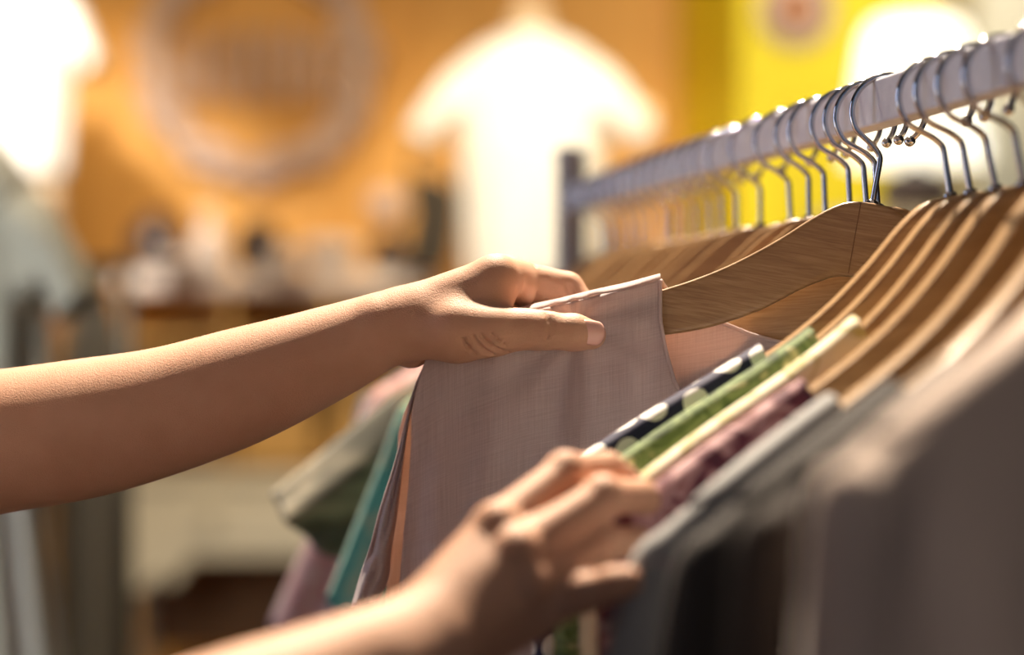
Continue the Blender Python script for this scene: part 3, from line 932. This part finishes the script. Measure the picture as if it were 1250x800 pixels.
# round sign of pale twigs with a row of upright letters too blurred to read
YS = YB - .02
pc = P(315, 78, YS)
sg = empty('round_sign', (pc.x, YS, pc.z)); tag(sg, 'large round wreath-like sign with a row of tall strokes, on the orange wall', 'sign')
for ring, (rr, tk) in enumerate(((.325, .024), (.285, .018))):
    pts = []
    for k in range(73):
        a = 2 * math.pi * k / 72
        r_ = rr + .014 * math.sin(11 * a + ring) + .01 * math.sin(23 * a)
        pts.append((r_ * math.cos(a), -.03 - .01 * ring, r_ * math.sin(a)))
    tube('wreath_ring', pts, tk, M['sign'], sg, 10)
lv, lf = [], []
for k in range(46):
    a = 2 * math.pi * k / 46 + rng.uniform(-.05, .05); r_ = .305 + rng.uniform(-.035, .035); ln = .055; tw = a + 1.57 + rng.uniform(-.7, .7)
    c = Vector((r_ * math.cos(a), -.055, r_ * math.sin(a))); u = Vector((math.cos(tw), 0, math.sin(tw))); w = Vector((-u.z, 0, u.x))
    b0 = len(lv)
    for p, q in ((-1, 0), (-.3, .016 / .05), (.4, .013 / .05), (1, 0), (.4, -.013 / .05), (-.3, -.016 / .05)):
        lv.append(c + u * p * ln + w * q * ln)
    lv.append(c + Vector((0, -.012, 0)))
    for q in range(6): lf.append((b0 + q, b0 + (q + 1) % 6, b0 + 6))
lo_ = mesh_obj('wreath_leaves', lv, lf, M['sign'], sg)
x = -.235
for k, (w_, h_) in enumerate(((.035, .10), (.03, .13), (.03, .13), (.035, .14), (.03, .14), (.035, .14), (.03, .13), (.03, .12))):
    prism('letter_stroke', [(x, -.11), (x + w_, -.11), (x + w_ + .008, h_ - .05), (x + .008, h_ - .05)], -.05, -.02, M['sign'], sg, .004)
    x += .062

# mannequins wearing white tops
def dress_form(px, ytop, D, label, sc=1.0, headless=True):
    p = P(px, ytop, D)
    o = empty('dress_form', (p.x, D, 0)); tag(o, label, 'mannequin')
    zt = p.z
    lathe('neck_cap', [(0, .045), (.03, .042), (.045, .02), (.05, 0), (.048, -.03)][::-1], M['skinform'], o, 24, (0, 0, zt - .03))
    prof = [(.04, 0), (.055, -.03), (.11, -.06), (.15, -.09), (.155, -.18), (.13, -.30), (.12, -.38), (.15, -.50), (.16, -.60), (.10, -.66), (.02, -.67)]
    b = lathe('torso', prof[::-1], M['skinform'], o, 32, (0, 0, zt - .05)); b.scale = (.82, .55, 1)
    lathe('pole', [(.015, 0.03), (.015, zt - .7)], M['blackm'], o, 12)
    lathe('base', [(.16, 0), (.16, .02), (.03, .04), (.015, .05)], M['blackm'], o, 32)
    return o
def worn_top(name, px, pneck, D, mat, label, wsh, sl_out, sl_drop, hemdrop, cat='top', flare=0, depth=.11, folds=.008, open_arm=.05):
    """a loose top on a form: torso tube with two short flared sleeves"""
    p = P(px, pneck, D); vs, fs, uvs = [], [], []
    NS, NRr = 64, 40
    for i in range(NRr):
        t = i / (NRr - 1); d = t * hemdrop
        k = min(1, d / .10)
        hw = .055 + (wsh - .055) * math.sin(k * math.pi / 2) ** .8 + flare * t * t
        hd = .05 + (depth - .05) * math.sin(k * math.pi / 2)
        for q in range(NS):
            a = 2 * math.pi * q / NS
            f = folds * t * math.sin(9 * a + 3 * t)
            vs.append((p.x + (hw + f) * math.cos(a), D + (hd + f) * math.sin(a), p.z - d)); uvs.append((a / 6.28, d))
    for i in range(NRr - 1):
        for q in range(NS):
            q2 = (q + 1) % NS; fs.append((i * NS + q, (i + 1) * NS + q, (i + 1) * NS + q2, i * NS + q2))
    o = mesh_obj(name, vs, fs, M[mat], uvs=uvs); tag(o, label, cat)
    m = o.modifiers.new('Solidify', 'SOLIDIFY'); m.thickness = .002
    for sg_ in (-1, 1):
        vs, fs, uvs = [], [], []
        te = smooth_poly([(wsh * .55, -.045), (wsh, -.075), (wsh + sl_out * .5, -.075 - sl_drop * .42), (wsh + sl_out, -.075 - sl_drop)], 24)
        be = smooth_poly([(wsh * .5, -.20), (wsh * .92, -.22), (wsh + sl_out * .25, -.10 - sl_drop * .8), (wsh + sl_out * .42, -.11 - sl_drop)], 24)
        for i in range(24):
            c = (te[i] + be[i]) / 2; w = (te[i] - be[i]) / 2
            for q in range(24):
                a = 2 * math.pi * q / 24
                vs.append((p.x + sg_ * (c[0] + w[0] * math.cos(a)), D + .07 * math.sin(a) * (1 + .1 * math.sin(5 * a)), p.z + c[1] + w[1] * math.cos(a))); uvs.append((q / 24, i / 24))
        for i in range(23):
            for q in range(24):
                q2 = (q + 1) % 24; fs.append((i * 24 + q, i * 24 + q2, (i + 1) * 24 + q2, (i + 1) * 24 + q))
        sl = mesh_obj('sleeve', vs, fs, M[mat], o, uvs=uvs); m = sl.modifiers.new('Solidify', 'SOLIDIFY'); m.thickness = .002
    return o
dress_form(648, 12, 5.0, 'dress form standing before the orange wall, wearing the white blouse beside the round sign')
worn_top('white_blouse', 648, 42, 5.0, 'white', 'brightly lit white blouse on the dress form beside the round sign', .185, .13, .17, .62, flare=-.03)
dress_form(10, -60, 4.8, 'dress form at the side of the shop wearing the overexposed white T-shirt')
worn_top('white_tshirt', 10, -38, 4.8, 'white', 'overexposed white T-shirt on a dress form, above the sage knit top', .155, .07, .15, .50, flare=-.02)

# sage knit top and striped skirt on a nearer form
dress_form(-75, 110, 2.35, 'dress form wearing the sage knit top and striped skirt')
worn_top('sage_top', -75, 160, 2.35, 'sage', 'sage green knit top with loose short sleeves on the nearest dress form', .115, .072, .115, .36, flare=.02, folds=.012, depth=.10)
pk = P(-75, 500, 2.35)
vs, fs, uvs = [], [], []
for i in range(30):
    t = i / 29
    for q in range(96):
        a = 2 * math.pi * q / 96; r_ = .095 + .078 * t + (.008 + .008 * t) * math.sin(14 * a)
        vs.append((pk.x + r_ * math.cos(a), 2.35 + r_ * math.sin(a), pk.z + .02 - t * .62)); uvs.append((q / 96, t))
for i in range(29):
    for q in range(96):
        q2 = (q + 1) % 96; fs.append((i * 96 + q, (i + 1) * 96 + q, (i + 1) * 96 + q2, i * 96 + q2))
sk = mesh_obj('striped_skirt', vs, fs, M['stripe'], uvs=uvs); tag(sk, 'pale grey and off-white striped pleated skirt below the sage knit top', 'skirt')
sk.modifiers.new('Solidify', 'SOLIDIFY').thickness = .002

# small rack of clothes seen end-on behind the sage top
D0 = 3.1
rk = empty('garment_rail', (P(60, 0, D0).x, D0, 0)); tag(rk, 'low black garment rail behind the sage knit top', 'clothes rack')
zr = P(0, 325, D0).z
tube('top_bar', [(-.55, .0, zr), (.12, .0, zr)], .011, M['blackm'], rk)
for x in (-.55, .12):
    tube('upright', [(x, 0, 0.02), (x, 0, zr)], .011, M['blackm'], rk)
    tube('foot', [(x, -.2, .015), (x, .2, .015)], .012, M['blackm'], rk)
def hung(name, x, zt, zb, w, d, mat, label, cat='garment', g=None):
    vs, fs, uvs = [], [], []; NS, n = 32, 20
    for i in range(n):
        t = i / (n - 1); k = min(1, .25 + t * 5)
        for q in range(NS):
            a = 2 * math.pi * q / NS
            vs.append((x + (w / 2 * (.7 + .3 * t) * min(1, .4 + t * 6) + .006 * t * math.sin(5 * a)) * math.cos(a), D0 + d / 2 * k * math.sin(a) + .01 * t * math.sin(3 * a + 4 * t), zt + (zb - zt) * t)); uvs.append((q / NS, t))
    for i in range(n - 1):
        for q in range(NS):
            q2 = (q + 1) % NS; fs.append((i * NS + q, (i + 1) * NS + q, (i + 1) * NS + q2, i * NS + q2))
    fs.append(tuple(range(NS)))
    o = mesh_obj(name, vs, fs, M[mat], uvs=uvs); tag(o, label, cat, g); return o
X_ = lambda px: P(px, 0, D0).x
Z_ = lambda py: P(0, py, D0).z
hung('peach_blouse', X_(78), Z_(328), Z_(412), .045, .30, 'peach', 'short peach blouse on the low black rail, under the sage sleeve')
hung('pale_peach_scarf', X_(38), Z_(345), Z_(425), .03, .25, 'peach', 'narrow peach scarf nearest the sage knit top on the low rail', 'scarf')
hung('plum_dress', X_(50), Z_(352), Z_(900), .05, .36, 'plum', 'dark plum dress hanging between the two peach pieces', 'dress')
hung('navy_dress', X_(76), Z_(375), Z_(960), .04, .38, 'navy', 'long navy dress on the low rail beside the striped skirt', 'dress')
hung('ochre_dress', X_(97), Z_(350), Z_(960), .032, .38, 'ochre', 'long ochre dress on the low rail between the navy and dark brown ones', 'dress')
hung('brown_dress', X_(117), Z_(335), Z_(960), .032, .38, 'umber', 'long dark brown dress at the end of the low rail, beside the cream table', 'dress')

# cream console table with cubby hutch
DT = 4.9
def X5(px): return (px - 625) / F * DT
def Z5(py): return CZ + (400 - py) / F * DT
tb = empty('console_table', (X5(350), DT, 0)); tag(tb, 'cream painted console table with scalloped apron and knob in front of the orange wall', 'table')
ox = X5(350)
x0, x1 = X5(128) - ox, X5(575) - ox
zt = Z5(577)
box('tabletop', (x0 - .02, -.02, zt - .03), (x1 + .02, .42, zt), M['creamp'], tb, .006)
ap = [(x0, zt - .03), (x1, zt - .03), (x1, Z5(720))] 
ap += [(X5(px) - ox, Z5(py)) for px, py in ((545, 722), (530, 700), (515, 712), (500, 690), (480, 682), (230, 682), (222, 700), (208, 716), (195, 700), (180, 716), (165, 722))] + [(x0, Z5(722))]
prism('apron', ap, 0, .03, M['creamp'], tb, .004)
for xx in (x0, x1 - .05):
    for yy in (0.0, .35):
        lp = smooth_poly([(xx + .028, zt - .03), (xx + .024, zt - .28), (xx + .034, zt - .5), (xx + .02, .06), (xx + .03, .0)], 20)
        tube('leg', [(p[0], yy + .03, p[1]) for p in lp], [.032 - .012 * i / 19 for i in range(20)], M['creamp'], tb, 14)
box('drawer_front', (X5(215) - ox, -.012, Z5(662)), (X5(440) - ox, .0, Z5(600)), M['creamp'], tb, .004)
lathe('drawer_knob', [(.0, -.018), (.018, -.01), (.02, 0), (.012, .014)], M['creamp'], tb, 16, (X5(255) - ox, -.03, Z5(630)))
box('back_panel', (x0 + .03, .36, .45), (x1 - .03, .38, zt - .03), M['brownw'], tb)
box('lower_shelf', (x0 + .02, .02, .12), (x1 - .02, .40, .15), M['brownw'], tb)

ht = empty('cubby_hutch', (X5(320), DT + .1, zt)); tag(ht, 'wooden hutch with open cubbies standing on the cream console table', 'cabinet')
hx = X5(320)
hx0, hx1 = X5(140) - hx, X5(520) - hx
zh = Z5(355) - zt
box('hutch_back', (hx0, .24, 0), (hx1, .26, zh), M['ochw'], ht)
for px in (140, 268, 395, 514):
    box('divider', (X5(px) - hx, 0, 0), (X5(px) - hx + .018, .24, zh), M['ochw'], ht)
for py in (468, 415):
    box('hutch_shelf', (hx0, .0, Z5(py) - zt - .008), (hx1, .24, Z5(py) - zt + .008), M['ochw'], ht)
box('top_ledge', (hx0 - .02, -.01, zh), (hx1 + .02, .30, zh + (355 - 330) / F * DT), M['palepink'], ht, .01)
for k, (px, py) in enumerate(((200, 500), (310, 552), (330, 500), (440, 510), (200, 395), (330, 395))):
    b = lathe('cubby_knob', [(0, -.02), (.018, -.015), (.022, 0), (.012, .02)], M['dark'], ht, 14, (X5(px) - hx, .20, Z5(py) - zt))
for px, py, w in ((205, 520, 90), (330, 530, 90), (455, 520, 90)):
    box('drawer', (X5(px - w / 2) - hx, .01, Z5(py + 40) - zt), (X5(px + w / 2) - hx, .03, Z5(py - 36) - zt), M['ochw'], ht, .004)

zl = Z5(330)
def item(name, px, py_top, prof, mat, label, cat, yy=DT + .12):
    """a turned object standing on the ledge; prof in units of its height"""
    H_ = Z5(py_top) - zl
    o = lathe(name, [(r * H_, z * H_) for r, z in prof], M[mat], None, 28, (X5(px), yy, zl + .0005))
    tag(o, label, cat); return o
item('white_bottle', 246, 250, [(.30, 0), (.32, .2), (.26, .5), (.12, .68), (.10, .8), (.16, .88), (.14, .97), (0, 1)], 'palepink', 'pale pear-shaped bottle between the two dark vases on the hutch', 'bottle')
item('dark_vase', 180, 258, [(.2, 0), (.45, .2), (.48, .5), (.36, .8), (.2, .92), (.22, 1), (.18, 1), (.0, .9)], 'dark', 'round dark vase on the hutch beside the pear-shaped bottle, nearest the sage top', 'vase')
item('dark_pot', 308, 268, [(.25, 0), (.5, .25), (.5, .6), (.35, .9), (.3, 1), (.0, .95)], 'dark', 'squat dark pot between the pear-shaped bottle and the pale bowl', 'pot')
item('pale_bowl', 396, 288, [(.4, 0), (.5, .1), (.9, .5), (1.0, .75), (.7, .95), (0, 1)], 'palepink', 'pale covered bowl on the hutch, next to the squat dark pot', 'bowl')
item('small_dish', 215, 312, [(.6, 0), (1.2, .4), (1.6, 1), (1.3, .9), (0, .5)], 'palepink', 'small pale dish at the foot of the pear-shaped bottle', 'dish', DT + .0)
item('pale_jar', 345, 300, [(.5, 0), (.6, .3), (.6, .8), (.3, 1), (0, 1)], 'palepink', 'small pale jar between the squat pot and the bowl', 'jar', DT + .02)
item('flower_ball_vase', 470, 280, [(.4, 0), (.5, .4), (.25, .9), (.3, 1), (0, .95)], 'dark', 'dark vase holding the pinkish flower ball', 'vase')
pb = P(472, 252, DT + .12)
lathe('flower_ball', [(0, -.05), (.03, -.042), (.047, -.02), (.052, 0), (.047, .022), (.03, .042), (0, .05)], M['sign'], None, 24, (pb.x, pb.y, pb.z)); tag(bpy.data.objects['flower_ball'], 'pinkish round flower ball beside the white blouse', 'flower')
# dark hat leaning beside it
hv = empty('leaning_bag', (X5(520), DT + .05, zl)); tag(hv, 'dark olive bag slouching on the hutch, between the flower ball and the white blouse', 'bag')
prism('bag_body', [(-.06, 0), (.055, 0), (.075, .10), (.085, .20), (.02, .235), (-.05, .25), (-.035, .14)], -.04, .06, M['umber'], hv, .02)
tube('bag_strap', [(-.04, .01, .24), (-.03, .01, .30), (.02, .01, .31), (.06, .01, .27), (.075, .01, .2)], .008, M['umber'], hv)
# cabinet under the flower ball continues to the blouse: pedestal table with lamp on the yellow side
DL = 4.3
pl = P(1118, 262, DL)
stn = empty('lamp_table', (pl.x, DL, 0)); tag(stn, 'small round cream table under the lit lamp, behind the hangers', 'table')
lathe('table_top', [(.22, -.03), (.23, -.015), (.22, 0), (0, 0)], M['creamp'], stn, 32, (0, 0, pl.z - .005))
lathe('pedestal', [(.16, 0), (.12, .04), (.03, .1), (.03, pl.z - .1), (.1, pl.z - .035)], M['creamp'], stn, 24)
lp = empty('table_lamp', (pl.x, DL, pl.z)); tag(lp, 'lit table lamp with glowing white shade and dark rounded base, by the yellow wall', 'lamp')
hb = (262 - 205) / F * DL
lathe('lamp_base', [(.05, 0), (.085, .02), (.088, hb * .55), (.07, hb * .85), (.03, hb), (.012, hb + .015), (.012, hb + .06)], M['darkred'], lp, 32)
zb_ = (262 - 198) / F * DL; zt_ = (262 - 22) / F * DL
lathe('lamp_shade', [(.155, zb_), (.153, zb_ + .02), (.118, zt_ - .05), (.10, zt_ - .012), (.075, zt_), (.0, zt_ + .002)], M['shade'], lp, 40)
# round plate on the yellow wall
pp = P(972, 12, 5.19)
pt = empty('wall_plate', (pp.x, 5.2, pp.z)); tag(pt, 'round pale plate with a reddish centre on the yellow wall', 'plate')
pv = lathe('plate_rim', [(.0, 0), (.06, .004), (.09, .012), (.10, .02), (.098, .024), (.06, .014), (0, .010)], M['sign'], pt, 36); pv.rotation_euler = (R(90), 0, 0)
pr = lathe('plate_centre', [(.0, .012), (.045, .012), (.05, .017), (.0, .0175)], plain('red_glaze', (.62, .25, .12), .5), pt, 28); pr.rotation_euler = (R(90), 0, 0)
# small round lamp glowing beside the blouse
pg = P(789, 133, 5.5)
gb = empty('wall_globe_lamp', (pg.x, YB, pg.z)); tag(gb, 'small warm globe lamp on the orange wall next to the white blouse', 'lamp')
s = NT('globe'); s.base((1, .8, .5), .5); s.b.inputs['Emission Color'].default_value = (1, .62, .22, 1); s.b.inputs['Emission Strength'].default_value = 1.0
lathe('globe', [(0, -.035), (.022, -.028), (.034, -.01), (.034, .01), (.022, .028), (0, .035)], s.m, gb, 20, (0, -.12, 0))
tube('bracket', [(0, 0, -.06), (0, -.06, -.06), (0, -.12, -.055), (0, -.12, -.035)], .006, M['brass'], gb)
# dark cloth bag hanging from the far end of the rack

# ================================================================== lights
def light(name, typ, loc, energy, col, size=.1, target=None, spot=None, blend=.4, size_y=None):
    l = bpy.data.lights.new(name, typ); l.energy = energy; l.color = col
    o = bpy.data.objects.new(name, l); o.location = loc; C.objects.link(o)
    if typ == 'AREA':
        l.size = size
        if size_y: l.shape = 'RECTANGLE'; l.size_y = size_y
    else: l.shadow_soft_size = size
    if spot: l.spot_size = R(spot); l.spot_blend = blend
    if target is not None:
        o.rotation_euler = (Vector(target) - Vector(loc)).to_track_quat('-Z', 'Y').to_euler()
    return o
light('key_spot', 'SPOT', (.02, 1.88, 2.82), 570, (1.0, .82, .62), .045, (.03, 1.0, 1.3), 50, .35)
light('window_daylight', 'AREA', (-.2, YF + .05, 1.8), 1.8, (.62, .78, 1.0), 3.6, (-.1, 1.0, 1.3), size_y=1.9)
light('side_daylight', 'AREA', (XL + .1, 1.7, 1.7), 17, (.52, .68, 1.0), 1.1, (.1, 1.4, 1.5), size_y=1.6)
light('taupe_fill', 'SPOT', (.10, -.5, 2.7), 24, (1.0, .86, .72), .06, (.40, .62, 1.05), 22, .8)  # added fill that brightens the front of the taupe blouse, no actual fixture
light('blouse_spot', 'SPOT', (.1, 3.2, 2.8), 260, (1.0, .86, .62), .04, (.05, 5.0, 1.75), 34, .8)
light('downlight_west', 'SPOT', (-1.22, 5.15, 2.85), 42, (1.0, .76, .42), .03, (-1.22, 5.8, 1.5), 50, .9)
light('downlight_east', 'SPOT', (-.33, 5.15, 2.85), 15, (1.0, .76, .42), .03, (-.33, 5.8, 1.5), 46, .9)
light('sage_fill', 'SPOT', (-1.35, .6, 2.1), 130, (1.0, .99, .94), .06, (-.80, 2.35, 1.05), 36, .6)  # added light to lift the sage top and striped skirt, not a known lamp
light('tshirt_spot', 'SPOT', (-1.2, 3.0, 2.8), 420, (1.0, .92, .80), .04, (-1.25, 4.8, 1.85), 32, .8)
light('wall_wash', 'SPOT', (-.9, 4.2, 2.85), 10, (1.0, .74, .42), .05, (-.75, 5.8, 1.3), 80, .8)
light('yellow_wash', 'SPOT', (.95, 3.6, 2.85), 80, (1.0, .93, .72), .05, (.85, 5.2, 1.9), 60, .8)
light('back_shop_fill', 'AREA', (-.7, 2.7, 2.85), 85, (1.0, .80, .55), 1.2, (-.6, 5.2, 1.0))  # unseen fill added to brighten the hutch and console table at the back
light('fill_ceiling', 'AREA', (-.2, .2, 2.8), 1.5, (1.0, .80, .66), 1.2, (0, .6, 0))

w = bpy.data.worlds.new('World'); bpy.context.scene.world = w; w.use_nodes = True
w.node_tree.nodes['Background'].inputs[0].default_value = (.55, .70, 1.0, 1)
w.node_tree.nodes['Background'].inputs[1].default_value = .15

# ================================================================== camera
cd = bpy.data.cameras.new('camera'); cam = bpy.data.objects.new('camera', cd); C.objects.link(cam)
cam.location = (0, 0, CZ); cam.rotation_euler = (R(90), 0, 0)
cd.lens = F / 1250 * 36; cd.sensor_width = 36; cd.sensor_fit = 'HORIZONTAL'
cd.clip_start = .02
cd.dof.use_dof = True; cd.dof.focus_distance = 1.075; cd.dof.aperture_fstop = 2.4
sc = bpy.context.scene
sc.camera = cam
sc.view_settings.view_transform = 'Standard'; sc.view_settings.look = 'None'
sc.view_settings.gamma = 1; sc.view_settings.exposure = .12; sc.view_settings.use_curve_mapping = False
